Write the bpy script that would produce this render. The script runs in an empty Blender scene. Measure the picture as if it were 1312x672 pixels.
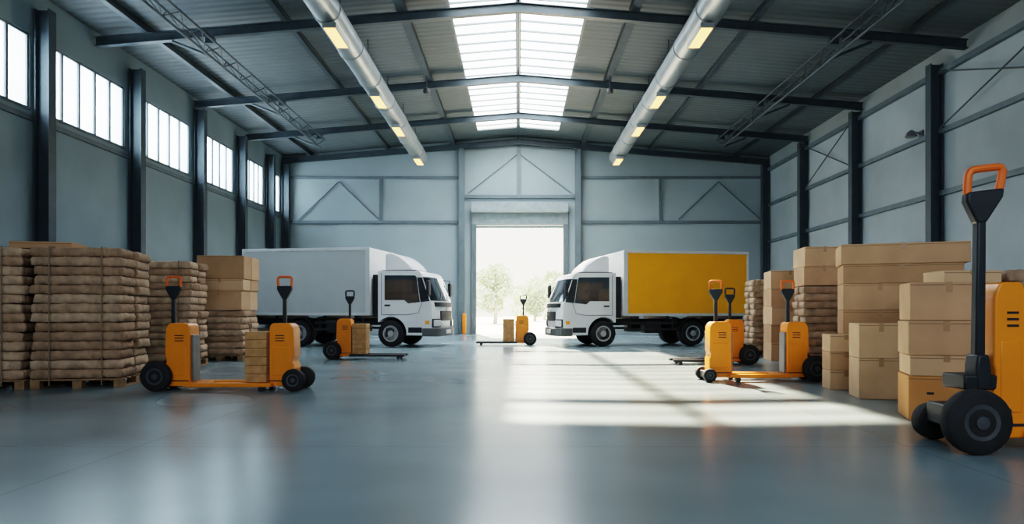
import bpy, bmesh, math, random
from mathutils import Vector, Matrix, noise
random.seed(7)
COL = bpy.context.scene.collection
PI = math.pi
R = math.radians

# ------------------------------------------------------------------ materials
_m = {}
def mat(name, col, rough=.5, metal=0., var=.12, scale=5., bump=0., bscale=40., emit=0., spec=.5, coat=0.):
    if name in _m: return _m[name]
    m = bpy.data.materials.new(name); m.use_nodes = True
    nt = m.node_tree; b = nt.nodes['Principled BSDF']
    tc = nt.nodes.new('ShaderNodeTexCoord')
    n = nt.nodes.new('ShaderNodeTexNoise'); n.inputs['Scale'].default_value = scale; n.inputs['Detail'].default_value = 5
    nt.links.new(tc.outputs['Object'], n.inputs['Vector'])
    cr = nt.nodes.new('ShaderNodeValToRGB')
    cr.color_ramp.elements[0].position = .3; cr.color_ramp.elements[1].position = .7
    cr.color_ramp.elements[0].color = [c*(1-var) for c in col] + [1]
    cr.color_ramp.elements[1].color = [min(1, c*(1+var)) for c in col] + [1]
    nt.links.new(n.outputs['Fac'], cr.inputs['Fac'])
    nt.links.new(cr.outputs['Color'], b.inputs['Base Color'])
    b.inputs['Roughness'].default_value = rough; b.inputs['Metallic'].default_value = metal
    b.inputs['Specular IOR Level'].default_value = spec
    b.inputs['Coat Weight'].default_value = coat
    if emit:
        nt.links.new(cr.outputs['Color'], b.inputs['Emission Color']); b.inputs['Emission Strength'].default_value = emit
    if bump:
        n2 = nt.nodes.new('ShaderNodeTexNoise'); n2.inputs['Scale'].default_value = bscale; n2.inputs['Detail'].default_value = 4
        nt.links.new(tc.outputs['Object'], n2.inputs['Vector'])
        bp = nt.nodes.new('ShaderNodeBump'); bp.inputs['Strength'].default_value = bump; bp.inputs['Distance'].default_value = .02
        nt.links.new(n2.outputs['Fac'], bp.inputs['Height']); nt.links.new(bp.outputs['Normal'], b.inputs['Normal'])
    _m[name] = m; return m

def glass_mat(name, tcol, w):
    m = bpy.data.materials.new(name); m.use_nodes = True; nt = m.node_tree; nt.nodes.clear()
    o = nt.nodes.new('ShaderNodeOutputMaterial'); mx = nt.nodes.new('ShaderNodeMixShader')
    t = nt.nodes.new('ShaderNodeBsdfTransparent'); t.inputs[0].default_value = (*tcol, 1)
    d = nt.nodes.new('ShaderNodeBsdfTranslucent'); d.inputs[0].default_value = (.9, .95, 1, 1)
    n = nt.nodes.new('ShaderNodeTexNoise'); n.inputs['Scale'].default_value = 1.5
    mr = nt.nodes.new('ShaderNodeMapRange'); mr.inputs['To Min'].default_value = w*.8; mr.inputs['To Max'].default_value = w*1.2
    nt.links.new(n.outputs['Fac'], mr.inputs['Value']); nt.links.new(mr.outputs[0], mx.inputs[0])
    nt.links.new(t.outputs[0], mx.inputs[1]); nt.links.new(d.outputs[0], mx.inputs[2]); nt.links.new(mx.outputs[0], o.inputs[0])
    return m

def floor_mat():
    m = bpy.data.materials.new('polished_concrete'); m.use_nodes = True; nt = m.node_tree; b = nt.nodes['Principled BSDF']; L = nt.links.new
    tc = nt.nodes.new('ShaderNodeTexCoord')
    def nz(sc, det, rg=.45):
        n = nt.nodes.new('ShaderNodeTexNoise'); n.inputs['Scale'].default_value = sc; n.inputs['Detail'].default_value = det; n.inputs['Roughness'].default_value = rg
        L(tc.outputs['Object'], n.inputs['Vector']); return n
    n1 = nz(.3, 1); n2 = nz(1.0, 2, .4)
    def ramp(n, p0, c0, p1, c1):
        c = nt.nodes.new('ShaderNodeValToRGB'); c.color_ramp.interpolation = 'EASE'; e = c.color_ramp.elements
        e[0].position = p0; e[0].color = (*c0, 1); e[1].position = p1; e[1].color = (*c1, 1); L(n.outputs['Fac'], c.inputs['Fac']); return c
    def mul(a, c):
        mu = nt.nodes.new('ShaderNodeMix'); mu.data_type = 'RGBA'; mu.blend_type = 'MULTIPLY'; mu.inputs[0].default_value = 1
        L(a, mu.inputs[6]); L(c, mu.inputs[7]); return mu.outputs[2]
    col = ramp(n1, .1, (.17, .238, .27), .9, (.25, .315, .34)).outputs['Color']
    col = mul(col, ramp(n2, .1, (.84, .84, .84), .9, (1.1, 1.1, 1.1)).outputs['Color'])
    sp = nt.nodes.new('ShaderNodeSeparateXYZ'); L(tc.outputs['Object'], sp.inputs[0])   # saw-cut joints every 6 m
    facs = []
    for ax, off in (('X', 2.97), ('Y', .69)):
        a = nt.nodes.new('ShaderNodeMath'); a.operation = 'ADD'; a.inputs[1].default_value = off + 600; L(sp.outputs[ax], a.inputs[0])
        md = nt.nodes.new('ShaderNodeMath'); md.operation = 'MODULO'; md.inputs[1].default_value = 6; L(a.outputs[0], md.inputs[0])
        lt = nt.nodes.new('ShaderNodeMath'); lt.operation = 'LESS_THAN'; lt.inputs[1].default_value = .012; L(md.outputs[0], lt.inputs[0])
        facs.append(lt)
    mxm = nt.nodes.new('ShaderNodeMath'); mxm.operation = 'MAXIMUM'; L(facs[0].outputs[0], mxm.inputs[0]); L(facs[1].outputs[0], mxm.inputs[1])
    sc = nt.nodes.new('ShaderNodeMath'); sc.operation = 'MULTIPLY'; sc.inputs[1].default_value = .4; L(mxm.outputs[0], sc.inputs[0])
    m2 = nt.nodes.new('ShaderNodeMix'); m2.data_type = 'RGBA'; L(sc.outputs[0], m2.inputs[0]); L(col, m2.inputs[6]); m2.inputs[7].default_value = (.08, .1, .11, 1)
    L(m2.outputs[2], b.inputs['Base Color'])
    mr = nt.nodes.new('ShaderNodeMapRange'); mr.inputs['From Min'].default_value = .2; mr.inputs['From Max'].default_value = .8
    mr.inputs['To Min'].default_value = .19; mr.inputs['To Max'].default_value = .3; L(n1.outputs['Fac'], mr.inputs['Value']); L(mr.outputs[0], b.inputs['Roughness'])
    return m

def ribbed_mat(name, col, axis, freq, rough=.55, strength=.5):
    m = mat(name, col, rough, 0., .08, 1.2); nt = m.node_tree; b = nt.nodes['Principled BSDF']; L = nt.links.new
    tc = nt.nodes.new('ShaderNodeTexCoord'); sp = nt.nodes.new('ShaderNodeSeparateXYZ'); L(tc.outputs['Object'], sp.inputs[0])
    a = nt.nodes.new('ShaderNodeMath'); a.operation = 'MULTIPLY'; a.inputs[1].default_value = freq; L(sp.outputs[axis], a.inputs[0])
    s = nt.nodes.new('ShaderNodeMath'); s.operation = 'SINE'; L(a.outputs[0], s.inputs[0])
    bp = nt.nodes.new('ShaderNodeBump'); bp.inputs['Strength'].default_value = strength; bp.inputs['Distance'].default_value = .03
    L(s.outputs[0], bp.inputs['Height']); L(bp.outputs['Normal'], b.inputs['Normal'])
    return m

M_floor = floor_mat()
M_wl = mat('wall_paint_left_shaded', (.20, .262, .29), .7, 0, .12, .5, .1, 60)  # left wall's shadow is put into this darker colour
M_wr = mat('wall_paint_right', (.31, .36, .38), .7, 0, .12, .5, .1, 60)  # side-wall shadow is part of this colour too
M_wb = mat('wall_paint_back_lit', (.29, .355, .38), .7, 0, .08, .5)  # lighter tone paints in the light on the back wall
M_roof = ribbed_mat('ribbed_roof_sheet', (.11, .135, .15), 'Y', 22, .6, .28)
M_steel = mat('dark_steel', (.06, .083, .1), .5, .2, .15, 3)
M_steel2 = mat('mid_steel', (.13, .168, .19), .5, .2, .12, 3)
M_duct = mat('galvanised_duct', (.29, .325, .34), .42, .5, .1, 2)
M_frame = mat('window_frame_paint', (.13, .16, .18), .5)
M_lamp = mat('warm_lamp_diffuser', (1., .5, .12), .5, 0, .05, 2, emit=4.)
M_orange = mat('orange_paint', (.87, .265, .01), .4, 0, .06, 4, coat=.2)
M_grip = mat('orange_red_grip', (.8, .16, .02), .45, 0, .06, 4)
M_black = mat('black_plastic', (.02, .025, .032), .45, 0, .2, 8)
M_forkd = mat('dark_fork_steel', (.05, .055, .06), .5, .3, .15, 5)
M_rubber = mat('tyre_rubber', (.018, .019, .022), .75, 0, .25, 14, .2, 60)
M_hub = mat('grey_hub', (.09, .095, .105), .5, .4, .15, 10)
M_lift = mat('grey_lift_column', (.2, .21, .22), .4, .5, .12, 8)
M_rim = mat('truck_rim', (.5, .51, .52), .35, .5, .1, 8)
M_white = mat('white_truck_paint', (.8, .81, .82), .3, 0, .03, 3, coat=.4)
M_shaded_panel = mat('shaded_box_panel', (.45, .475, .485), .45, 0, .04, 2)  # white box side, its shade put into the grey colour
M_yellow = mat('yellow_box_panel', (.97, .395, .004), .42, 0, .05, 2)
M_glass = mat('dark_vehicle_glass', (.025, .035, .045), .05, 0, .3, 1.2, spec=1., coat=1.)
M_lens = mat('headlight_lens', (.75, .77, .8), .12, .2, .05, 6)
M_amber = mat('amber_lens', (.9, .35, .03), .25)
M_red = mat('red_lens', (.5, .02, .02), .25)
M_chassis = mat('chassis_black', (.022, .024, .027), .6, .1, .2, 5)
M_alu = mat('aluminium_trim', (.62, .635, .64), .4, .2, .06, 4)
M_wood = mat('pallet_wood', (.30, .185, .1), .8, 0, .25, 9, .3, 30)
M_crate = mat('crate_wood', (.50, .275, .12), .75, 0, .2, 9, .2, 30)
M_tape = mat('packing_tape', (.40, .245, .135), .3, 0, .06, 5)
M_strap = mat('strap_band', (.24, .17, .115), .6, 0, .1, 5)
M_seam = mat('carton_seam', (.22, .13, .075), .8, 0, .06, 5)
KR = [mat('kraft_board_%s' % n, c, .8, 0, .12, 2.2, .06, 25) for n, c in
      (('tan', (.54, .335, .195)), ('light', (.62, .405, .245)), ('brown', (.47, .28, .155)), ('ochre', (.60, .28, .095)))]
SK = [mat('sack_paper_%s' % n, c, .85, 0, .25, 7, .5, 14) for n, c in
      (('tan', (.42, .285, .195)), ('brown', (.36, .235, .155)), ('light', (.47, .33, .23)))]
M_bark = mat('bark', (.4, .37, .32), .9); M_leaf = mat('haze_paled_leaf', (.46, .53, .39), .8, 0, .1, .5)  # leaf colour paled to stand in for the haze outside
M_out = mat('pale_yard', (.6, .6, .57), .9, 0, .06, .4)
M_bollard = mat('bollard_orange', (.8, .22, .02), .5)

# ------------------------------------------------------------------ mesh builder
class MB:
    def __init__(s): s.bm = bmesh.new()
    def box(s, x0, x1, y0, y1, z0, z1):
        v = [s.bm.verts.new((x, y, z)) for x in (x0, x1) for y in (y0, y1) for z in (z0, z1)]
        for f in ((0,1,3,2),(4,6,7,5),(0,4,5,1),(2,3,7,6),(0,2,6,4),(1,5,7,3)): s.bm.faces.new([v[i] for i in f])
        return s
    def prism(s, pts, a0, a1, axis='y'):
        def P(p, a):
            if axis == 'y': return (p[0], a, p[1])
            if axis == 'x': return (a, p[0], p[1])
            return (p[0], p[1], a)
        A = [s.bm.verts.new(P(p, a0)) for p in pts]; B = [s.bm.verts.new(P(p, a1)) for p in pts]
        n = len(pts); s.bm.faces.new(A); s.bm.faces.new(B[::-1])
        for i in range(n): s.bm.faces.new((A[i], B[i], B[(i+1) % n], A[(i+1) % n]))
        return s
    def tube(s, pts, r, seg=10, closed=False):
        pts = [Vector(p) for p in pts]; n = len(pts); rings = []; N = None
        for i, p in enumerate(pts):
            if closed: t = pts[(i+1) % n] - pts[i-1]
            else: t = pts[min(i+1, n-1)] - pts[max(i-1, 0)]
            t.normalize()
            if N is None:
                N = t.orthogonal().normalized()
            else:
                N = (N - t*N.dot(t)); N = N.normalized() if N.length > 1e-6 else t.orthogonal().normalized()
            Bn = t.cross(N); rr = r[i] if isinstance(r, (list, tuple)) else r
            rings.append([s.bm.verts.new(p + (N*math.cos(2*PI*k/seg) + Bn*math.sin(2*PI*k/seg))*rr) for k in range(seg)])
        for i in range(n if closed else n-1):
            a, b = rings[i], rings[(i+1) % n]
            for k in range(seg): s.bm.faces.new((a[k], a[(k+1) % seg], b[(k+1) % seg], b[k]))
        if not closed: s.bm.faces.new(rings[0][::-1]); s.bm.faces.new(rings[-1])
        return s
    def lathe(s, prof, o, axis='y', seg=28):
        o = Vector(o); rings = []
        for r, h in prof:
            ring = []
            for k in range(seg):
                c, d = math.cos(2*PI*k/seg)*r, math.sin(2*PI*k/seg)*r
                ring.append(s.bm.verts.new(o + (Vector((c, h, d)) if axis == 'y' else Vector((c, d, h)) if axis == 'z' else Vector((h, c, d)))))
            rings.append(ring)
        for a, b in zip(rings, rings[1:]):
            for k in range(seg): s.bm.faces.new((a[k], a[(k+1) % seg], b[(k+1) % seg], b[k]))
        s.bm.faces.new(rings[0][::-1]); s.bm.faces.new(rings[-1])
        return s
    def nose(s, full=True):      # round a truck front in plan: cut across the width, then push the corners back
        for y in (-.97, -.92, -.85, -.75, -.6, -.35, 0, .35, .6, .75, .85, .92, .97):
            bmesh.ops.bisect_plane(s.bm, geom=s.bm.verts[:]+s.bm.edges[:]+s.bm.faces[:], plane_co=(0, y, 0), plane_no=(0, 1, 0))
        if full:
            for x in (5.85, 6.0):
                bmesh.ops.bisect_plane(s.bm, geom=s.bm.verts[:]+s.bm.edges[:]+s.bm.faces[:], plane_co=(x, 0, 0), plane_no=(1, 0, 0))
        for v in s.bm.verts:
            k = max(0, min(1, (v.co.x-5.65)/.4))
            v.co.x -= (.045*abs(v.co.y)**2 + .13*abs(v.co.y)**9)*k
        return s
    def build(s, name, m, parent=None, bev=0., seg=2, smooth=True, ang=35):
        bmesh.ops.recalc_face_normals(s.bm, faces=s.bm.faces)
        me = bpy.data.meshes.new(name); s.bm.to_mesh(me); s.bm.free(); me.materials.append(m)
        if smooth:
            for p in me.polygons: p.use_smooth = True
            me.set_sharp_from_angle(angle=R(ang))
        o = bpy.data.objects.new(name, me); COL.objects.link(o); o.parent = parent
        if bev:
            md = o.modifiers.new('bevel', 'BEVEL'); md.width = bev; md.segments = seg; md.limit_method = 'ANGLE'; md.angle_limit = R(40)
        return o

def tag(o, label, cat, group=None):
    o['label'] = label; o['category'] = cat
    if group: o['group'] = group
    return o
def empty(name, loc, rz=0., label='', cat='', group=None, s=1.):
    o = bpy.data.objects.new(name, None); COL.objects.link(o); o.location = loc; o.rotation_euler = (0, 0, rz); o.scale = (s, s, s)
    o.empty_display_size = .1
    return tag(o, label, cat, group)
def struct(o): o['kind'] = 'structure'; return o
ORD = ['first', 'second', 'third', 'fourth', 'fifth', 'sixth', 'seventh', 'eighth', 'ninth', 'tenth', 'eleventh', 'twelfth', 'thirteenth', 'fourteenth', 'fifteenth']

# ------------------------------------------------------------------ hall dimensions
XL, XR, YB, YF, EAVE = -11.3, 12., 32.8, -8., 8.55
RIDGE, SL = 9.48, .0823
def rz_(x): return RIDGE - abs(x)*SL
T = .25
struct(MB().box(XL-T, XR+T, YF-T, YB+.3, -.2, 0).build('floor', M_floor, smooth=False))
struct(MB().box(-60, 60, YB+.3, 140, -.25, -.02).build('ground_outside', M_out, smooth=False))

WZ0, WZ1 = 5.72, 7.5
WY = [(12.4, 15.8), (16.3, 19.6), (20.2, 23.5), (24.15, 27.1), (27.75, 30.3), (30.95, 32.4)]
w = MB(); w.box(XL-T, XL, YF, YB, 0, WZ0).box(XL-T, XL, YF, YB, WZ1, rz_(XL))
prev = YF
for a, b in WY: w.box(XL-T, XL, prev, a, WZ0, WZ1); prev = b
w.box(XL-T, XL, prev, YB, WZ0, WZ1)
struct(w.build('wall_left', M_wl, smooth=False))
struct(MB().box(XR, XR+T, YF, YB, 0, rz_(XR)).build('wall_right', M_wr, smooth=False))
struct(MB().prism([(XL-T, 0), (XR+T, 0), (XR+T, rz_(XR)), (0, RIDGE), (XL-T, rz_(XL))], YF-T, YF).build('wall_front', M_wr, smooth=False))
DX0, DX1, DZ = -2.02, 2.17, 5.25
w = MB()
w.prism([(XL-T, 0), (DX0, 0), (DX0, rz_(DX0)), (XL-T, rz_(XL-T))], YB, YB+T)
w.prism([(DX1, 0), (XR+T, 0), (XR+T, rz_(XR+T)), (DX1, rz_(DX1))], YB, YB+T)
w.prism([(DX0, DZ), (DX1, DZ), (DX1, rz_(DX1)), (0, RIDGE), (DX0, rz_(DX0))], YB, YB+T)
struct(w.build('wall_back', M_wb, smooth=False))
# roof sheets with the two skylight strips left open
SX, SY0, SY1 = 1.9, 16.9, 31.2
w = MB(); th = .12
for sg, xe in ((-1, XL-T), (1, XR+T)):
    def sheet(xa, xb, y0, y1): w.prism([(xa, rz_(xa)), (xb, rz_(xb)), (xb, rz_(xb)+th), (xa, rz_(xa)+th)], y0, y1)
    sheet(xe, sg*SX, YF-T, YB+T); sheet(sg*SX, 0, YF-T, SY0); sheet(sg*SX, 0, SY1, YB+T)
struct(w.build('ceiling', M_roof, smooth=False))
# windows
M_wing = glass_mat('window_glass', (.95, .98, 1.), .35)
M_skyg = glass_mat('skylight_glass', (.97, .98, 1.), .2)
for i, (a, b) in enumerate(WY):
    f = MB(); x0, x1 = XL-.1, XL-.02
    f.box(x0, XL+.03, a, b, WZ0, WZ0+.06).box(x0, x1, a, b, WZ1-.06, WZ1)
    n = 5 if b-a > 2 else 2
    f.box(x0, x1, a, a+.06, WZ0+.06, WZ1-.06).box(x0, x1, b-.06, b, WZ0+.06, WZ1-.06)
    for k in range(1, n):
        y = a + (b-a)*k/n; f.box(x0, x1, y-.04, y+.04, WZ0+.06, WZ1-.06)
    fo = struct(f.build('window_%d' % (i+1), M_frame, smooth=False))
    MB().box(XL-.07, XL-.06, a+.05, b-.05, WZ0+.05, WZ1-.05).build('pane', M_wing, fo, smooth=False)
for j, sg in enumerate((-1, 1)):
    f = MB()
    def bar(xa, xb, y0, y1, dz=.05):
        f.prism([(xa, rz_(xa)-.01), (xb, rz_(xb)-.01), (xb, rz_(xb)+dz), (xa, rz_(xa)+dz)], y0, y1)
    bar(sg*.045, sg*.08, SY0, SY1); bar(sg*(SX-.05), sg*(SX+.02), SY0, SY1)
    n = 20
    for k in range(n+1):
        y = SY0 + (SY1-SY0-.045)*k/n; bar(sg*.08, sg*(SX-.05), y, y+.045)
    fo = struct(f.build('window_%d' % (7+j), M_frame, smooth=False))
    p = MB(); p.prism([(sg*.06, rz_(.06)+.035), (sg*SX, rz_(SX)+.035), (sg*SX, rz_(SX)+.04), (sg*.06, rz_(.06)+.04)], SY0, SY1)
    p.build('pane', M_skyg, fo, smooth=False)

# roller door above the opening
f = MB(); f.box(DX0-.22, DX0, YB-.14, YB+T+.02, 0, DZ).box(DX1, DX1+.22, YB-.14, YB+T+.02, 0, DZ)
d = struct(f.build('door_1', M_steel2, smooth=False))
MB().box(DX0-.22, DX1+.22, YB-.5, YB-.005, DZ+.55, DZ+1.0).build('roller_housing', mat('roller_housing_grey', (.27, .32, .34), .5), d, .02)
c = MB()
for k in range(6): c.box(DX0, DX1, YB+.06, YB+.1, DZ-.16+k*.12-.0, DZ-.16+k*.12+.105)
c.build('shutter_curtain', mat('shutter_grey', (.32, .37, .39), .5), d, .01)
MB().box(DX0-.22, DX1+.22, YB-.12, YB-.005, DZ, DZ+.55).build('header_panel', mat('header_panel_grey', (.25, .3, .32), .55), d, .01)

# wall rails and braces
tn = [0]
def trim(mb, m=M_steel2):
    tn[0] += 1; return struct(mb.build('trim_%d' % tn[0], m, smooth=False))
yb = YB-.1
for x0, x1 in ((XL+.3, -2.86), (3.0, XR-.3)):
    for z, h in ((7.5, .12), (5.36, .14)): trim(MB().box(x0, x1, yb, YB, z-h/2, z+h/2))
trim(MB().box(-2.54, 2.7, YB-.12, YB, 6.5, 6.66))
trim(MB().box(-.05, .1, YB-.1, YB, 6.66, RIDGE-.45))
for x in (-6.6, 6.8): trim(MB().box(x-.06, x+.06, yb, YB, 5.43, 7.44))
def rod(a, b, r=.028, m=M_steel2): return trim(MB().tube([a, b], r, 8), m)
y = YB-.06
for a, b in (((-10.5, 5.5), (-8.6, 7.3)), ((-8.6, 7.3), (-6.7, 5.5)), ((7.7, 5.5), (9.6, 7.3)), ((9.6, 7.3), (11.6, 5.5))):
    rod((a[0], y, a[1]), (b[0], y, b[1]))
for a, b in (((-2.4, 6.75), (-.05, 8.6)), ((2.55, 6.75), (.1, 8.6))):
    rod((a[0], y, a[1]), (b[0], y, b[1]), .016)
for z in (4.4, 6.15): trim(MB().box(XR-.12, XR, YF, YB-.3, z-.07, z+.07))
trim(MB().box(XR-.14, XR, YF, YB-.3, 7.75, 7.9))
trim(MB().box(XL, XL+.06, YF, YB-.3, 5.48, 5.6))
for a, b in ((14.2, 19.1), (24.2, 28.0)):
    rod((XR-.16, a, 6.2), (XR-.16, b, 7.8), .022, M_steel); rod((XR-.2, b, 6.2), (XR-.2, a, 7.8), .022, M_steel)

# ------------------------------------------------------------------ steel columns and roof steel
RB = .44     # depth of the roof beam's underside below the sheets
def column(x, y, z1, label, facex):
    t = empty('steel_column', (x, y, 0), 0, label, 'column', 'steel columns along the walls')
    h = .13; m = MB()
    if facex:
        m.box(-.17, -.14, -h, h, .02, z1).box(.14, .17, -h, h, .02, z1).box(-.14, .14, -.025, .025, .02, z1)
    else:
        m.box(-h, h, -.17, -.14, .02, z1).box(-h, h, .14, .17, .02, z1).box(-.025, .025, -.14, .14, .02, z1)
    m.build('shaft', M_steel if facex else M_steel2, t, smooth=False)
    MB().box(-.2, .2, -.2, .2, 0, .02).build('base_plate', M_steel, t, smooth=False)
for y, l in ((16.0, 'dark steel column on the left wall nearest the camera, before the first whole window'),
             (19.88, 'dark steel column on the left wall between the first and second whole windows'),
             (23.83, 'dark steel column on the left wall between the second and third whole windows'),
             (27.43, 'dark steel column on the left wall between the third and fourth whole windows'),
             (30.62, 'dark steel column on the left wall before the narrow last window'),
             (32.58, 'dark steel column in the far left corner of the hall')):
    column(XL+.22, y, rz_(XL)-RB, l, True)
for y, l in ((19.35, 'dark steel column on the right wall nearest the camera, beside the wall lamp'),
             (23.9, 'dark steel column on the right wall, middle of the three between corner and camera'),
             (28.3, 'dark steel column on the right wall nearest the far corner'),
             (32.58, 'dark steel column in the far right corner of the hall')):
    column(XR-.22, y, rz_(XR)-RB, l, True)
column(-2.7, YB-.2, rz_(2.7)-RB, 'grey steel column on the back wall left of the open door', False)
column(2.85, YB-.2, rz_(2.85)-RB, 'grey steel column on the back wall right of the open door', False)

def beam(y, label):
    t = empty('roof_beam', (0, y, 0), 0, label, 'roof beam', 'sloping steel roof beams')
    def strip(a, b, y0, y1, nm, m=M_steel):
        xs = [XL+.06, 0, XR-.06]
        pts = [(x, rz_(x)-a) for x in xs] + [(x, rz_(x)-b) for x in xs[::-1]]
        MB().prism(pts, y0, y1).build(nm, m, t, smooth=False)
    strip(.215, RB-.025, -.02, .02, 'web'); strip(.19, .215, -.08, .08, 'top_flange'); strip(RB-.025, RB, -.08, .08, 'bottom_flange')
for y, l in ((18.2, 'dark steel roof beam nearest the camera, crossing at the top of the view'),
             (23.7, 'dark steel roof beam in the middle of the three crossing the skylight'),
             (28.2, 'dark steel roof beam third from the camera, before the back wall'),
             (32.55, 'dark steel roof beam lying against the back wall gable')): beam(y, l)
def purlin(x, label, h=.185, wd=.07):
    t = MB(); z = rz_(x)-.005
    t.box(x-wd, x+wd, YF, YB, z-.03, z).box(x-.015, x+.015, YF, YB, z-h+.025, z-.03).box(x-wd, x+wd, YF, YB, z-h, z-h+.025)
    tag(t.build('roof_purlin', M_steel, smooth=False), label, 'purlin', 'purlins under the roof sheets')
for x, l in ((-9.9, 'thin steel purlin under the roof nearest the left wall'), (-6.2, 'thin steel purlin between the left duct and left lattice girder'),
             (-3.1, 'dark steel purlin just left of the skylight'), (3.1, 'dark steel purlin just right of the skylight'),
             (6.3, 'thin steel purlin between the right duct and right lattice girder'), (10.4, 'thin steel purlin under the roof nearest the right wall')):
    purlin(x, l, .185, .12 if abs(x) < 4 else .07)
tag(MB().box(-.04, .04, YF, YB, RIDGE-.185, RIDGE+.06).build('ridge_beam', M_steel, smooth=False), 'dark steel ridge beam dividing the two skylight strips', 'ridge beam')

def girder(x, y0, y1, zb, h, wd, label):
    t = empty('lattice_girder', (x, y0, zb), 0, label, 'lattice girder', 'lattice girders under the roof')
    L = y1-y0
    for sx in (-1, 1): MB().tube([(sx*wd, 0, h), (sx*wd, L, h)], .03, 8).build('top_chord', M_steel, t)
    MB().tube([(0, 0, 0), (0, L, 0)], .035, 8).build('bottom_chord', M_steel, t)
    n = int(L/.55)
    for sx in (-1, 1):
        MB().tube([((sx*wd if k % 2 else 0), L*k/n, (h if k % 2 else 0)) for k in range(n+1)], .014, 6).build('lacing', M_steel, t)
    for yy in (18.2, 23.7, 28.2):
        if y0 < yy < y1+.1:
            sg = -1 if x < 0 else 1
            MB().tube([(0, yy-y0-.02, 0), (sg*1.0, yy-y0-.02, rz_(x+sg)-RB-.03-zb)], .04, 8).build('strut', M_steel, t)
            MB().box(-.12, .12, yy-y0-.06, yy-y0+.06, h-.01, rz_(abs(x)+.12)-RB-zb).build('bracket', M_steel, t)
girder(-8.2, 8., 28.35, 7.86, .35, .16, 'dark lattice girder under the roof on the left')
girder(8.4, 8., 28.35, 7.84, .35, .16, 'dark lattice girder under the roof on the right')

# ducts with lamps
for sg, side in ((-1, 'left'), (1, 'right')):
    x = sg*4.45; z = 8.08; r = .33
    t = empty('ventilation_duct', (x, 10, z), 0, 'round galvanised ventilation duct hanging under the %s roof slope' % side, 'duct', 'round ducts under the roof')
    MB().lathe([(r*.9, 0), (r, .02), (r, 21.0), (r*.93, 21.06)], (0, 0, 0), 'y', 32).build('pipe', M_duct, t)
    for k in range(9):
        MB().lathe([(r, 0), (r+.02, .01), (r+.02, .07), (r, .08)], (0, 1.2+k*2.3, 0), 'y', 32).build('joint_ring', M_duct, t)
    for k in range(7):
        yy = .9+k*3.1
        MB().tube([(0, yy, r-.01), (0, yy, rz_(x)-z)], .015, 6).build('hanger', M_steel, t)
    for k, (yy, wd) in enumerate(((15.7, 'nearest the camera'), (20.7, 'second from the camera'), (24.2, 'third from the camera'), (29.2, 'farthest from the camera'))):
        lx = x - sg*.1
        l = empty('duct_lamp', (lx, yy, z-r-.15), 0, 'warm glowing box lamp under the %s duct, %s' % (side, wd), 'lamp', 'warm lamps under the ducts')
        MB().box(-.16, .16, 0, 1.25, .0, .12).build('housing', M_duct, l, .01)
        MB().box(sg*.1-.04, sg*.1+.04, .3, .9, .12, .15).build('mount', M_steel, l)
        MB().box(-.13, .13, .04, 1.21, -.012, -.001).build('diffuser', M_lamp, l)
for x, sd in ((-3.1, 'left'), (3.1, 'right')):
    t = empty('sensor_pod', (x, 23.1, rz_(x)-.19), 0, 'small dark sensor pod hanging under the purlin %s of the skylight' % sd, 'sensor', 'sensor pods under the roof')
    MB().tube([(0, 0, 0), (0, 0, -.4)], .018, 8).build('stem', M_steel, t)
    MB().lathe([(.03, .0), (.1, -.04), (.12, -.14), (.08, -.2)], (0, 0, -.4), 'z', 20).build('dome', M_hub, t)
t = empty('wall_lamp', (XR, 20.3, 6.35), 0, 'small grey dome lamp on the right wall beside the near column', 'wall lamp')
MB().box(-.04, 0, -.1, .1, -.1, .1).build('back_plate', M_steel2, t, .01)
MB().tube([(-.04, 0, .0), (-.28, 0, .06)], .025, 8).build('arm', M_steel2, t)
MB().lathe([(.04, .1), (.12, .04), (.17, -.08), (.16, -.1)], (-.32, 0, .0), 'z', 24).build('shade', M_lift, t)
t = empty('bollard', (-2.55, 32.2, 0), 0, 'short orange bollard in front of the column left of the door', 'bollard')
MB().lathe([(.1, .02), (.1, .9), (.08, .96), (.03, .99)], (0, 0, 0), 'z', 20).build('post', M_bollard, t)
MB().lathe([(.16, 0), (.16, .02)], (0, 0, 0), 'z', 20).build('base_plate', M_steel, t)

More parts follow.
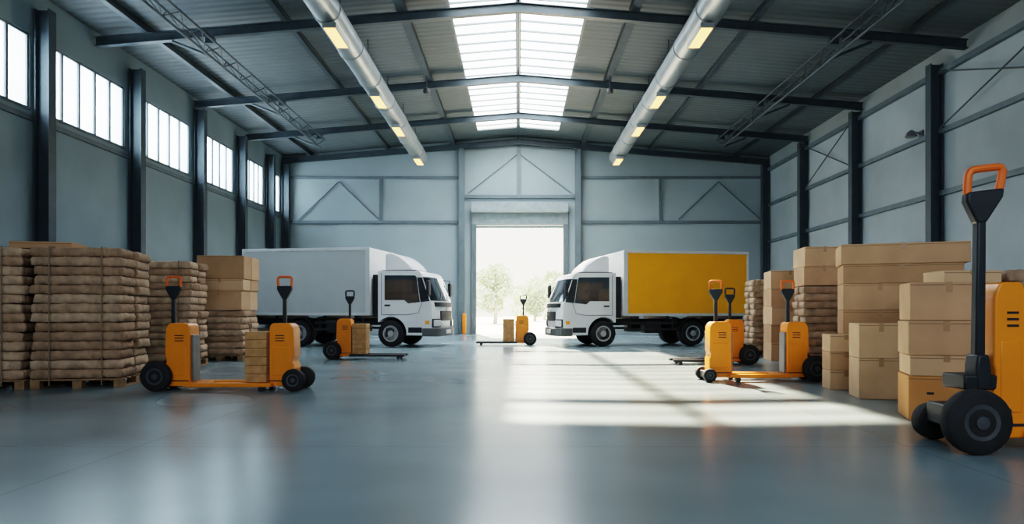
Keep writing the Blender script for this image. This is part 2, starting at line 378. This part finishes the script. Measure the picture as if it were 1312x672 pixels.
# ------------------------------------------------------------------ box trucks
def make_truck(loc, rz, s, side_m, label):
    t = empty('box_truck', loc, rz, label, 'truck', None, s)
    W = 1.02
    MB().box(0, 4.22, -W, W, .97, 3.02).build('cargo_box', M_white, t, .02)
    for sy in (-1, 1):
        p = MB(); y0, y1 = sorted((sy*W, sy*(W+.012))); p.box(.07, 4.08, y0, y1, 1.04, 2.94); p.build('side_panel', side_m, t)
        f = MB(); y0, y1 = sorted((sy*(W+.001), sy*(W+.03)))
        f.box(0, 4.22, y0, y1, .96, 1.04).box(0, 4.22, y0, y1, 2.94, 3.03).box(0, .07, y0, y1, 1.04, 2.94).box(4.08, 4.22, y0, y1, 1.04, 2.94)
        f.build('edge_rail', M_alu, t, .006)
        d = MB(); d.box(-.03, -.001, *sorted((sy*.015, sy*(W-.05))), 1.05, 2.93); ro = d.build('rear_door', M_white, t, .01)
        MB().tube([(-.05, sy*.2, 1.1), (-.05, sy*.2, 2.9)], .018, 8).build('lock_bar', M_alu, ro)
        MB().box(-.03, .02, *sorted((sy*.7, sy*.95)), .72, .86).build('tail_light', M_red, t, .01)
    c = MB()
    for sy in (-.42, .42): c.box(.1, 5.7, sy-.05, sy+.05, .66, .86)
    for x in (.15, 1.0, 2.6, 3.6, 4.6): c.box(x, x+.1, -.37, .37, .68, .82)
    for x in (.2, 1.1, 2.7, 3.7): c.box(x, x+.12, -1., 1., .86, .965)
    c.build('chassis_frame', M_chassis, t, .006)
    MB().box(.02, .1, -1., 1., .42, .54).build('rear_bumper', M_chassis, t, .01)
    for sy in (-.7, .7): MB().box(.06, .14, sy-.04, sy+.04, .54, .7).build('bumper_bracket', M_chassis, t)
    MB().box(2.75, 3.55, -.98, -.5, .42, .82).build('fuel_tank', M_chassis, t, .06, 3)
    MB().box(2.95, 3.5, .52, .98, .42, .82).build('battery_box', M_chassis, t, .03)
    for sy in (-1, 1):
        g = MB(); y0, y1 = sorted((sy*.985, sy*1.01))
        g.box(2.42, 4.2, y0, y1, .5, .57).box(2.42, 4.2, y0, y1, .7, .77)
        for x in (2.55, 3.95): g.box(x, x+.05, *sorted((sy*.94, sy*.985)), .48, .9)
        g.build('side_guard', M_chassis, t, .005)
        g = MB(); pr = []
        for k in range(13):
            an = R(8+164*k/12); pr.append((1.9+.5*math.cos(an), .42+.5*math.sin(an)))
        for k in range(12, -1, -1):
            an = R(8+164*k/12); pr.append((1.9+.47*math.cos(an), .42+.47*math.sin(an)))
        g.prism(pr, *sorted((sy*.6, sy*1.0))); g.build('mudguard', M_chassis, t)
    def wheel(x, y, sg, wd):
        r = .41; h = wd/2
        w = MB().lathe([(r*.58, -h), (r*.9, -h), (r*.97, -h*.85), (r, -h*.5), (r, h*.5), (r*.97, h*.85), (r*.9, h), (r*.58, h)], (x, y, r), 'y', 36).build('wheel', M_rubber, t)
        e = sg*h
        MB().lathe([(r*.6, e*1.0), (r*.6, e*1.04), (r*.5, e*1.02), (r*.42, e*.75), (r*.25, e*.8), (r*.22, e*1.12), (r*.1, e*1.15)], (x, y, r), 'y', 30).build('rim', M_rim, w)
        nb = MB()
        for k in range(8):
            an = 2*PI*k/8; cx, cz = x+math.cos(an)*r*.33, r+math.sin(an)*r*.33
            nb.tube([(cx, y+e*.76, cz), (cx, y+e*.98, cz)], .018, 6)
        nb.build('wheel_nuts', M_hub, w)
    for sy in (-1, 1): wheel(4.86, sy*.86, sy, .24); wheel(1.9, sy*.8, sy, .4)
    MB().tube([(4.86, -.8, .41), (4.86, .8, .41)], .06, 8).build('axle', M_chassis, t); MB().tube([(1.9, -.7, .41), (1.9, .7, .41)], .08, 8).build('axle', M_chassis, t)
    # cab
    arch = []
    for k in range(15):
        an = R(139*(1 - k/14)); arch.append((4.86+.5*math.cos(an), .42+.5*math.sin(an)))
    prof = [(4.46, .78)] + arch + [(5.36, .36), (6.24, .36), (6.3, .46), (6.32, .9), (6.31, 1.25), (6.27, 1.42), (6.0, 2.13), (5.95, 2.21), (5.87, 2.27), (5.75, 2.3), (4.46, 2.31)]
    MB().prism(prof, -.99, .99).nose().build('cab', M_white, t, .035, 3)
    MB().prism([(4.6, 2.32), (4.6, 2.8), (4.64, 2.85), (4.72, 2.87), (4.86, 2.85), (5.04, 2.77), (5.2, 2.66), (5.36, 2.52), (5.45, 2.4), (5.46, 2.32)], -.74, .74).build('roof_deflector', M_white, t, .04, 3)
    MB().box(4.5, 5.58, -.77, .77, 2.295, 2.34).build('deflector_shadow_strip', M_black, t)  # dark strip standing in for the shadow under the deflector
    MB().box(4.26, 4.46, -.9, .9, .9, 2.2).build('air_intake', M_chassis, t, .02)
    n = Vector((.94, .345)).normalized(); a, b = Vector((6.274, 1.4)), Vector((6.006, 2.115))
    MB().prism([tuple(a-n*.03), tuple(a+n*.014), tuple(b+n*.014), tuple(b-n*.03)], -.985, .985).nose(False).build('windscreen', M_glass, t, .006)
    for sy in (-.5, .25): MB().tube([(6.3, sy, 1.42), (6.19, sy+.42, 1.7)], .012, 6).build('wiper', M_black, t)
    MB().box(6.2, 6.33, -.9, .9, 1.22, 1.36).nose(False).build('cowl_panel', M_black, t, .006)
    g = MB(); g.box(6.25, 6.335, -.6, .6, .8, 1.1)
    for k in range(4): g.box(6.33, 6.348, -.56, .56, .815+k*.072, .86+k*.072)
    g.nose(False).build('grille', M_black, t)
    MB().lathe([(.06, 0), (.06, .02), (.04, .03)], (6.322, 0, 1.16), 'x', 20).build('front_emblem', M_alu, t)
    MB().box(6.0, 6.39, -1.0, 1.0, .33, .58).nose(False).build('bumper', mat('bumper_grey', (.1, .105, .11), .5), t, .02, 3)
    MB().box(6.385, 6.4, -.26, .26, .4, .52).build('number_plate', M_white, t, .004)
    for sy in (-1, 1):
        hb = MB().box(6.1, 6.338, *sorted((sy*.58, sy*.985)), .6, .86).nose(False).build('headlight_housing', M_black, t, .01)
        MB().box(6.15, 6.355, *sorted((sy*.63, sy*.96)), .635, .825).nose(False).build('headlight', M_lens, hb, .012)
        MB().box(5.95, 6.08, *sorted((sy*.94, sy*1.01)), .7, .8).build('indicator', M_amber, t, .01)
        ds = MB().prism([(4.6, 1.0), (5.42, 1.0), (5.74, 1.05), (5.95, 1.4), (5.75, 2.2), (4.6, 2.22)], *sorted((sy*.975, sy*1.002))).nose(False).build('door', M_white, t, .006)
        MB().box(4.68, 4.86, *sorted((sy*1.004, sy*1.03)), 1.24, 1.29).build('door_handle', M_black, ds, .008)
        MB().prism([(4.68, 1.42), (5.3, 1.42), (5.42, 1.32), (5.91, 1.36), (5.71, 2.11), (5.64, 2.16), (4.68, 2.17)], *sorted((sy*.975, sy*1.01))).nose(False).build('side_window', M_glass, t, .004)
        MB().prism([(5.93, 1.36), (6.25, 1.39), (5.985, 2.1), (5.74, 2.1)], *sorted((sy*.975, sy*1.004))).nose(False).build('windscreen_pillar', M_black, t, .004)
        sm = MB(); q = [(4.57, .98), (5.43, .98), (5.74, 1.03), (5.86, 1.36)]
        sm.tube([(p[0], sy*.992, p[1]) for p in q], .007, 6); sm.tube([(4.57, sy*.992, .98), (4.57, sy*.992, 2.25)], .007, 6); sm.build('door_seam', M_hub, t)
        mi = MB().tube([(5.84, sy*.97, 2.1), (6.1, sy*1.16, 2.08), (6.1, sy*1.16, 1.45), (5.92, sy*.97, 1.4)], .016, 8).build('mirror_arm', M_black, t)
        MB().box(6.06, 6.15, *sorted((sy*1.04, sy*1.28)), 1.55, 2.0).build('mirror', M_black, mi, .03, 3)
        MB().box(5.42, 5.85, *sorted((sy*.98, sy*1.0)), .44, .6).build('step', M_black, t, .01)
    return t
make_truck((-8.34, 21.05+1.02, 0), R(-10), .985, M_shaded_panel, 'white box truck with a pale plain cargo box, facing right')
make_truck((7.02, 21.3+1.0, 0), R(180+10), .965, M_yellow, 'white box truck with a bright yellow cargo side, facing left')

# ------------------------------------------------------------------ orange pallet trucks
def make_cart(loc, rz, label, s=1., L=1.6, double=False, hx=.3, hx2=.1, hz0=.8, r=.2, rB=.15, rfar=None, grip=None, lean=0., tilt=0., xa=.07, xb=.40, hd=.14, sy_=0., fm=None, gr=.017):
    t = empty('pallet_truck', loc, rz, label, 'pallet truck', 'orange pallet trucks', s)
    def wheel(x, y, r, wd=.1):
        sg = 1 if y > 0 else -1; h = wd/2
        w = MB().lathe([(r*.55, -h), (r*.85, -h), (r*.97, -h*.75), (r, -h*.35), (r, h*.35), (r*.97, h*.75), (r*.85, h), (r*.55, h)], (x, y, r), 'y', 36).build('wheel', M_rubber, t)
        e = sg*h
        MB().lathe([(r*.57, e*.9), (r*.55, e*1.04), (r*.42, e*1.0), (r*.36, e*.7), (r*.22, e*.75), (r*.2, e*1.15), (r*.08, e*1.2)], (x, y, r), 'y', 28).build('hub', M_hub, w)
        if s > 1.2:
            nb = MB()
            for k in range(6):
                an = 2*PI*k/6; cx, cz = x+math.cos(an)*r*.3, r+math.sin(an)*r*.3
                nb.tube([(cx, y+e*.7, cz), (cx, y+e*.9, cz)], .009, 6)
            nb.build('hub_bolts', M_lift, w)
    def upright(x0, d, hx, hz0, xa, xb, hd, sy_):
        X = lambda v: x0 + d*v
        B = lambda v: X(xa + (xb-xa)*(v-.07)/.33)
        pr = [(.07, .06), (.40, .06), (.40, .82), (.392, .86), (.37, .89), (.34, .9), (.15, .9), (.11, .875), (.08, .82), (.07, .46), (.09, .42), (.09, .38), (.07, .34)]
        b = MB().prism([(B(p[0]), p[1]) for p in pr], -hd, hd).build('body', M_orange, t, .01, 2)
        MB().box(*sorted((B(.13), B(.35))), -hd-.006, hd+.006, .2, .58).build('side_panel', M_orange, b, .006)
        vs_ = MB()
        for k in range(3): vs_.box(*sorted((B(.2), B(.32))), -hd-.0035, hd+.0035, .66+k*.035, .672+k*.035)
        vs_.build('vent_slots', M_black, b, smooth=False)
        MB().box(*sorted((B(.09), B(.39))), -hd-.0028, hd+.0028, .125, .14).build('panel_seam', M_black, b, smooth=False)
        MB().box(*sorted((X(xb+.001), X(xb+.03))), -hd*.7, hd*.7, .12, .74).build('lift_column', M_lift, t, .006)
        xs = X(hx)
        MB().prism([(xs-.04, hz0-.1), (xs+.045, hz0-.1), (xs+.04, hz0+.03), (xs+.03, hz0+.09), (xs-.03, hz0+.09), (xs-.04, hz0+.03)], sy_-.055, sy_+.055).build('handle_socket', M_black, t, .012)
        sh = MB().prism([(xs-.027, hz0), (xs+.027, hz0), (xs+lean+.023, 1.26), (xs+lean-.023, 1.26)], sy_-.026, sy_+.026).build('handle_shaft', M_black, t, .009)
        z = 1.23; ca, sa = math.cos(tilt), math.sin(tilt)
        def H(px, pz):
            pz += .14; return (xs+lean+px*ca+pz*sa, z-px*sa*-1+pz*ca)
        MB().prism([H(*p) for p in ((-.026, -.15), (.026, -.15), (.1, -.02), (.1, .03), (-.1, .03), (-.1, -.02))], sy_-.03, sy_+.03).build('handle_head', M_black, sh, .012)
        pts = [(-.086, .02), (-.092, .07), (-.094, .125), (-.083, .146), (-.06, .153), (.06, .153), (.083, .146), (.094, .125), (.092, .07), (.086, .02)]
        MB().tube([(H(*p)[0], sy_, H(*p)[1]) for p in pts], gr, 10).build('grip', grip or M_grip, sh)
    wheel(0, -.22, r); wheel(.04 if rfar else 0, .22, rfar or r)
    MB().box(-.03, xa+.05, -.165, .165, r-.06, r+.06).build('axle_block', M_black, t, .01)
    upright(0, 1, hx, hz0, xa, xb, hd, sy_)
    if hz0 < .6: MB().box(.02, xa+.02, -.1, .1, .32, .4).build('handle_bracket', M_black, t, .01)
    for sy in (-1, 1):
        f = MB().box(xb-.02, L, sy*.185-.075, sy*.185+.075, .06, .112).build('fork', fm or M_orange, t, .01)
        MB().tube([(L-.14, sy*.185-.05, .035), (L-.14, sy*.185+.05, .035)], .035, 14).build('roller', M_black, f)
    MB().box(xb, xb+.22, -.11, .11, .06, .11).build('cross_plate', fm or M_orange, t, .008)
    if double:
        x1 = L+.34
        upright(x1, -1, .34-hx2, .8, .07, .4, .14, 0.)
        for sy in (-1, 1): wheel(x1-.05, sy*.22, rB)
        MB().box(x1-.12, x1+.0, -.165, .165, rB-.05, rB+.05).build('axle_block', M_black, t, .01)
    return t
def make_crate(loc, w, d, h, label, n=6):
    m = MB(); m.box(-w/2+.012, w/2-.012, -d/2+.012, d/2-.012, .0, h-.01)
    p = h/n
    for k in range(n): m.box(-w/2, w/2, -d/2, d/2, k*p+.004, (k+1)*p-.008)
    o = m.build('wooden_crate', M_crate, None, .005, 1); o.location = loc
    tag(o, label, 'crate', 'slatted crates on the pallet trucks')
make_cart((-4.77, 9.22, 0), 0, 'orange truck with two upright ends and two handles, beside the sack stacks', 1., 1.52, True, .12, .1)
make_crate((-3.47, 9.22, .113), .28, .4, .68, 'brown slatted crate on the orange two-handled truck beside the sack stacks')
make_cart((-4.11, 15.3, 0), 0, 'small orange pallet truck in front of the white truck cab, forks to the right', 1., 1.6, False, .34, grip=M_black, fm=M_forkd)
make_crate((-3.52, 15.3, .113), .3, .4, .68, 'brown slatted crate on the pallet truck before the white truck')
make_cart((.37, 21.6, 0), PI, 'small orange pallet truck in front of the open door', 1.04, 1.62, False, .2, grip=M_black, fm=M_forkd, xa=.03, xb=.42)
make_crate((-.3, 21.6, .118), .36, .4, .72, 'brown slatted crate on the pallet truck before the open door')
make_cart((4.58, 13.75, 0), PI, 'orange pallet truck with forks toward the yellow truck, behind the two-handled one', 1., 1.5, False, .32, grip=M_black, fm=M_forkd)
make_crate((3.98, 13.75, .113), .3, .4, .68, 'brown slatted crate on the pallet truck behind the right two-handled truck')
make_cart((4.46, 10.45, 0), PI, 'orange truck with two upright ends and two handles, beside the cardboard boxes', 1., 1.3, True, .34, .14, .8, .2, .1)
make_cart((3.37, 5.34, 0), 0, 'largest orange pallet truck, cut by the right edge with a tall black handle', 1.42, 1.6, False, .122, .1, .42, .17, .15, .105, lean=.01, tilt=R(7), xa=.18, xb=.35, hd=.1, sy_=-.05, gr=.021)

# ------------------------------------------------------------------ pallets, sacks and cartons
def place(cx, cy, yaw, lx, ly):
    return cx + lx*math.cos(yaw) - ly*math.sin(yaw), cy + lx*math.sin(yaw) + ly*math.cos(yaw)
def pallet(cx, cy, yaw, w, d, label):
    t = empty('wooden_pallet', (cx, cy, 0), yaw, label, 'pallet', 'wooden pallets')
    n = 6
    for k in range(n):
        y = -d/2 + (d-.11)*k/(n-1); MB().box(-w/2, w/2, y, y+.11, .108, .13).build('deck_board', M_wood, t, .003, 1)
    for sx in (-1, 0, 1):
        for sy in (-1, 0, 1):
            x, y = sx*(w/2-.06), sy*(d/2-.06); MB().box(x-.06, x+.06, y-.06, y+.06, .02, .107).build('block', M_wood, t, .003, 1)
        x = sx*(w/2-.06); MB().box(x-.06, x+.06, -d/2, d/2, 0, .019).build('base_board', M_wood, t, .003, 1)
def sack_mesh(L, W, H, seed):
    bm = bmesh.new(); nx, ny = 64, 22; of = Vector((seed*13.7, seed*5.1, seed*2.3))
    g = {}
    for s in (1, -1):
        for i in range(nx+1):
            for j in range(ny+1):
                u, v = 2*i/nx-1, 2*j/ny-1
                u = math.copysign(abs(u)**.75, u); v = math.copysign(abs(v)**.5, v)
                edge = i in (0, nx) or j in (0, ny)
                if edge and s == -1: g[(s, i, j)] = g[(1, i, j)]; continue
                h = max(0, 1-abs(u)**28)**.22*max(0, 1-abs(v)**24)**.22
                cx = 1 - .02*abs(v)**6; cy = 1 - .03*abs(u)**6
                x, y = u*L/2*cx, v*W/2*cy
                p = Vector((x*3.2, y*5., s*.7)) + of
                nz = noise.noise(p*1.4)*.10 + noise.noise(p*3.5)*.14 + noise.noise(p*8)*.11
                ed = noise.noise(Vector((x*4, y*4, 3.))+of) + .8*noise.noise(Vector((x*14, y*14, 3.))+of)
                z = s*H/2*h*(1+nz-.05) + (ed*.45*H if h < .6 else 0)
                cr = .025*noise.noise(Vector((x*13, y*13, s*2.))+of) + .035*noise.noise(Vector((x*5, y*5, s*1.))+of) + .025*noise.noise(Vector((x*30, y*30, s*3.))+of)
                rim = max(abs(u), abs(v))**6
                g[(s, i, j)] = bm.verts.new((x*(1+cr*rim*1.0), y*(1+cr*rim*2.4), z+H/2))
    for s in (1, -1):
        for i in range(nx):
            for j in range(ny):
                q = [g[(s, i, j)], g[(s, i+1, j)], g[(s, i+1, j+1)], g[(s, i, j+1)]]
                bm.faces.new(q if s == 1 else q[::-1])
    bmesh.ops.recalc_face_normals(bm, faces=bm.faces)
    me = bpy.data.meshes.new('paper_sack'); bm.to_mesh(me); bm.free(); me.materials.append(SK[seed % 3])
    for p in me.polygons: p.use_smooth = True
    return me
def sack_stack(cx, cy, yaw, w, d, z0, n, h, where, group, straps=None):
    ms = [sack_mesh(w*1.0, d/2*.96, h*1.02, k+int(abs(cx*10)) % 7) for k in range(6)]
    for k in range(n):
        for j, sd in enumerate(('front', 'rear')):
            lx = random.uniform(-.03, .03); ly = (-d/4 if j == 0 else d/4) + random.uniform(-.03, .006)*(1 if j == 0 else -1)
            x, y = place(cx, cy, yaw, lx, ly)
            o = bpy.data.objects.new('paper_sack', random.choice(ms)); COL.objects.link(o)
            o.location = (x, y, z0 + k*h); o.rotation_euler = (random.uniform(-.008, .008), random.uniform(-.006, .006), yaw + random.uniform(-.015, .015) + (PI if random.random() < .5 else 0))
            o.scale = (random.uniform(.96, 1.02), 1, 1)
            tag(o, '%s paper sack of the %s layer up, %s' % (sd, ORD[k], where), 'sack', group)
    if straps:
        zt = z0+n*h+.006
        for lx, sd in ((-w*.28, 'left'), (w*.28, 'right')):
            m = MB(); yo = d/2+.045; e = .004; q = .008
            m.box(lx-q, lx+q, -yo, -yo+e, .05, zt+e).box(lx-q, lx+q, yo-e, yo, .05, zt+e).box(lx-q, lx+q, -yo+e, yo-e, zt, zt+e).box(lx-q, lx+q, -yo+e, yo-e, .05, .05+e)
            o = m.build('packing_strap', M_strap, None, smooth=False); o.location = (cx, cy, 0); o.rotation_euler = (0, 0, yaw)
            tag(o, 'brown packing strap, %s one of two round the sack %s' % (sd, straps), 'strap', 'straps round the sack stacks')
def carton(cx, cy, yaw, w, d, z, h, label, group, k=0, holes=False):
    t = empty('cardboard_box', (cx, cy, z), yaw, label, 'box', group)
    b = MB().box(-w/2, w/2, -d/2, d/2, 0, h).build('body', KR[k], t, .01, 2)
    tp = MB(); e = .0015; q = min(.1, h*.3)
    tp.box(-.028, .028, -d/2-e, d/2+e, h-.001, h+e).box(-.028, .028, -d/2-e, -d/2+.001, h-q, h).box(-.028, .028, d/2-.001, d/2+e, h-q, h)
    tp.build('tape', M_tape, t, smooth=False)
    for sy in (-1, 1):
        MB().box(-w/2+.004, w/2-.004, *sorted((sy*(d/2-.0005), sy*(d/2+.0012))), h-.03, h-.023).build('flap_seam', M_seam, t, smooth=False)
    if holes:
        for sx in (-.2, .2): MB().box(sx*w-.03, sx*w+.03, -d/2-.002, -d/2+.001, h*.6, h*.6+.022).build('hand_hole', M_black, b, smooth=False)
    return t
def carton_c(kx, ky, side, yaw, w, d, z, h, label, group, k=0, holes=False):   # placed by its front left corner
    x, y = place(kx, ky, yaw, (w/2 if side == 'L' else -w/2), d/2)
    return carton(x, y, yaw, w, d, z, h, label, group, k, holes)

# left side
ya = R(12)
pallet(-6.17, 9.94, ya, 1.15, 1.2, 'wooden pallet under the tall sack stack nearest the left orange truck')
sack_stack(-6.17, 9.94, ya, 1.15, 1.2, .132, 14, .129, 'stack beside the near left orange truck', 'sacks in the front left stack', 'stack beside the near left truck')
pallet(-7.36, 9.69, ya, 1.15, 1.2, 'wooden pallet under the sack stack cut by the left edge')
sack_stack(-7.36, 9.69, ya, 1.15, 1.2, .132, 14, .128, 'stack cut by the left edge', 'sacks in the far left stack', 'stack cut by the left edge')
carton(-6.85, 10.0, ya, .8, .6, .132+14*.129+.014, .1, 'flat brown cardboard box lying across the two front left sack stacks', 'boxes on the left', 2)
pallet(-6.65, 13.19, R(8), .95, 1.0, 'wooden pallet under the second sack stack from the left')
sack_stack(-6.65, 13.19, R(8), .95, 1.0, .132, 14, .133, 'stack behind the front left stacks', 'sacks in the second left stack', 'stack behind the front left ones')
pallet(-6.41, 15.09, R(4), 1.0, 1.1, 'wooden pallet under the stack of boxes on sacks by the white truck')
sack_stack(-6.41, 15.09, R(4), 1.0, 1.1, .132, 7, .135, 'under the boxes by the white truck', 'sacks under the left boxes')
z = .132+7*.135+.012
for k, h in enumerate((.42, .24, .5)):
    for j, sd in enumerate(('front', 'rear')):
        x, y = place(-6.41, 15.09, R(4), .02*(k-1), -.275+.55*j)
        carton(x, y, R(4)+random.uniform(-.02, .02), .98, .53, z, h, 'cardboard box, %s one of the %s layer on sacks by the white truck' % (sd, ('lowest', 'middle', 'top')[k]), 'boxes on the left', (k+j) % 3)
    z += h+.003

# right side
g1 = 'boxes in the right foreground'
z = 0
for k, (h, w, c) in enumerate(((.43, .62, 3), (.2, .62, 1), (.33, .64, 0), (.37, .66, 0))):
    carton_c(3.77+(k % 2)*.015, 6.6, 'L', R(-20), w, .56, z, h, ('orange brown box at the bottom of the stack beside the largest orange truck',
        'thin cardboard box second from the floor beside the largest orange truck', 'cardboard box third from the floor beside the largest orange truck',
        'cardboard box topmost of the stack beside the largest orange truck')[k], g1, c, k == 0); z += h+.002
z = 0
for k, h in enumerate((.49, .42)):
    carton_c(4.1, 8.22, 'L', R(-12), .5, .46, z, h, ('lower large light box standing on the floor left of the near box stack', 'upper large light box left of the near box stack')[k], 'pair of light boxes', 1); z += h+.002
z = 0
for k, h in enumerate((.26, .25, .23)):
    carton_c(4.2, 9.2, 'L', R(-8), .42, .36, z, h, '%s of three small cardboard boxes beside the right two-handled truck' % ('bottom', 'middle', 'topmost')[k], 'three small boxes', (1, 0, 1)[k]); z += h+.002
z = 0
yw = R(-20)
for k, (w, h, c, l) in enumerate(((1.45, .72, 0, 'large cardboard box on the floor under the long box stack'), (.95, .35, 2, 'cardboard box second from the floor in the long box stack'),
                            (.95, .38, 0, 'cardboard box third from the floor in the long box stack'), (1.5, .27, 2, 'long cardboard box second from the top of the tallest right stack'),
                            (1.6, .29, 0, 'long cardboard box on the very top of the tallest right stack'))):
    carton_c(4.66-(.03 if k == 4 else 0), 9.8, 'L', yw, w, .8, z, h, l, 'long boxes on the right', c)
    if k in (1, 2):
        x, y = place(4.66, 9.8, yw, .97, 0)
        carton_c(x, y, 'L', yw, .52, .8, z, h, 'cardboard box right half of the %s level in the long box stack' % ('second', 'third')[k-1], 'long boxes on the right', 1)
    z += h+.002
pallet(5.76, 13.1, R(-10), .74, .9, 'wooden pallet under the narrow sack stack topped by two boxes')
sack_stack(5.76, 13.1, R(-10), .74, .9, .132, 10, .14, 'under two boxes behind the right two-handled truck', 'sacks in the right mixed stack')
z = .132+10*.14+.012
for k, h in enumerate((.36, .36)):
    carton(5.76, 13.1, R(-10)+.03*k, .72, .85, z, h, ('cardboard box directly on the sacks of the right mixed stack', 'cardboard box on top of the right mixed sack stack')[k], 'boxes on the right sacks', (0, 1)[k]); z += h+.002
z = 0
for k in range(5):
    carton(5.85, 14.9, R(-8)+random.uniform(-.03, .03), .8, .8, z, .385, 'cardboard box, %s in the single column by the far right sacks' % ('first from the floor', 'second from the floor', 'third from the floor', 'fourth from the floor', 'topmost')[k], 'column of five boxes', (0, 2, 1, 0, 1)[k]); z += .387
pallet(6.0, 16.6, R(-6), .8, .9, 'wooden pallet under the farthest right sack stack')
sack_stack(6.0, 16.6, R(-6), .8, .9, .132, 12, .14, 'in the farthest stack on the right', 'sacks in the farthest right stack')
z = 0
for k, h in enumerate((.45, .45, .45, .17)):
    carton(5.22, 8.05, R(-6), .62, .5, z, h, 'cardboard box %s in the column behind the largest orange truck' % ('lowest', 'second', 'third', 'flat and topmost')[k], 'boxes behind the large truck', (2, 0, 2, 1)[k]); z += h+.002
pallet(6.1, 8.2, R(-6), .95, .9, 'wooden pallet under the sacks at the right edge')
sack_stack(6.1, 8.2, R(-6), .95, .9, .132, 10, .14, 'in the stack cut by the right edge', 'sacks at the right edge')

# ------------------------------------------------------------------ trees outside the door
def tree(x, y, h, w, label):
    t = empty('tree', (x, y, -.02), 0, label, 'tree', 'hazy trees outside')
    MB().tube([(0, 0, 0), (.1, 0, h*.3), (.0, .1, h*.7)], [.2, .15, .06], 10).build('trunk', M_bark, t)
    bm = bmesh.new(); rr = random.Random(int(x*10)+99)
    blobs = [(rr.gauss(0, w*.28), rr.gauss(0, w*.28), h*rr.uniform(.3, .85), w*rr.uniform(.22, .36)) for _ in range(9)]
    for bx, by, bz, br in blobs:
        for _ in range(260):
            v = Vector((rr.gauss(0, 1), rr.gauss(0, 1), rr.gauss(0, 1))).normalized()*br*rr.uniform(.6, 1.05) + Vector((bx, by, bz))
            a = Vector((rr.gauss(0, 1), rr.gauss(0, 1), rr.gauss(0, 1))).normalized()*.16; b = a.orthogonal()*.7
            bm.faces.new([bm.verts.new(v+q) for q in (a, b, -a, -b)])
    me = bpy.data.meshes.new('foliage'); bm.to_mesh(me); bm.free(); me.materials.append(M_leaf)
    o = bpy.data.objects.new('foliage', me); COL.objects.link(o); o.parent = t
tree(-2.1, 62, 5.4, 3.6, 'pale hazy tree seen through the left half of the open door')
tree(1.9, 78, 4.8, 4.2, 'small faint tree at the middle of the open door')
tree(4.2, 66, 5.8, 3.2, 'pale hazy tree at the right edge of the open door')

# ------------------------------------------------------------------ light
wd = bpy.data.worlds.new('world'); bpy.context.scene.world = wd; wd.use_nodes = True
nt = wd.node_tree; bg = nt.nodes['Background']; bg.inputs[1].default_value = 3.2
tc = nt.nodes.new('ShaderNodeTexCoord'); sp = nt.nodes.new('ShaderNodeSeparateXYZ'); nt.links.new(tc.outputs['Generated'], sp.inputs[0])
cr = nt.nodes.new('ShaderNodeValToRGB'); e = cr.color_ramp.elements
e[0].position = .02; e[0].color = (1, .9, .73, 1); e[1].position = .35; e[1].color = (.8, .92, 1, 1)
nt.links.new(sp.outputs['Z'], cr.inputs['Fac']); nt.links.new(cr.outputs['Color'], bg.inputs[0])
def lamp(kind, loc, to, energy, col, size=None, sizey=None, angle=None):
    l = bpy.data.lights.new(kind.lower()+'_light', kind); l.energy = energy; l.color = col
    if kind == 'AREA': l.shape = 'RECTANGLE'; l.size = size; l.size_y = sizey
    if angle is not None: l.angle = angle
    o = bpy.data.objects.new(kind.lower()+'_light', l); COL.objects.link(o); o.location = loc
    o.rotation_euler = Vector(to).to_track_quat('-Z', 'Y').to_euler()
    return o
lamp('SUN', (0, 60, 40), (1.8, -10.5, -9.4), 66, (1., .79, .54), angle=R(1.3))
for a, b in WY:
    lamp('AREA', (XL-.9, (a+b)/2, 6.7), (1, 0, -.35), 320*(b-a)/3, (.74, .9, 1.), b-a, 1.7)
lamp('AREA', (0, 23.6, 10.2), (0, 0, -1), 1450, (.78, .91, 1.), 3.6, 13.5)
lamp('AREA', (0, 0, 8.6), (0, .35, -1), 380, (.72, .89, 1.), 14, 10)  # added overhead fill, no fixture modelled
lamp('AREA', (2, -7, 6.2), (0, 1, -.16), 680, (.88, .95, 1.), 14, 4)  # added fill behind the camera, brightens trucks, boxes and far walls

cam = bpy.data.cameras.new('camera'); co = bpy.data.objects.new('camera', cam); COL.objects.link(co)
co.location = (0, 0, 1.05); co.rotation_euler = (PI/2, 0, 0); cam.sensor_width = 36; cam.lens = 875/1312*36
cam.shift_x = -8/1312; cam.shift_y = 64/1312; cam.clip_end = 500
bpy.context.scene.camera = co
vs = bpy.context.scene.view_settings
vs.view_transform = 'Filmic'
try: vs.look = 'High Contrast'
except Exception as ex: print('look', ex)
vs.exposure = -.05
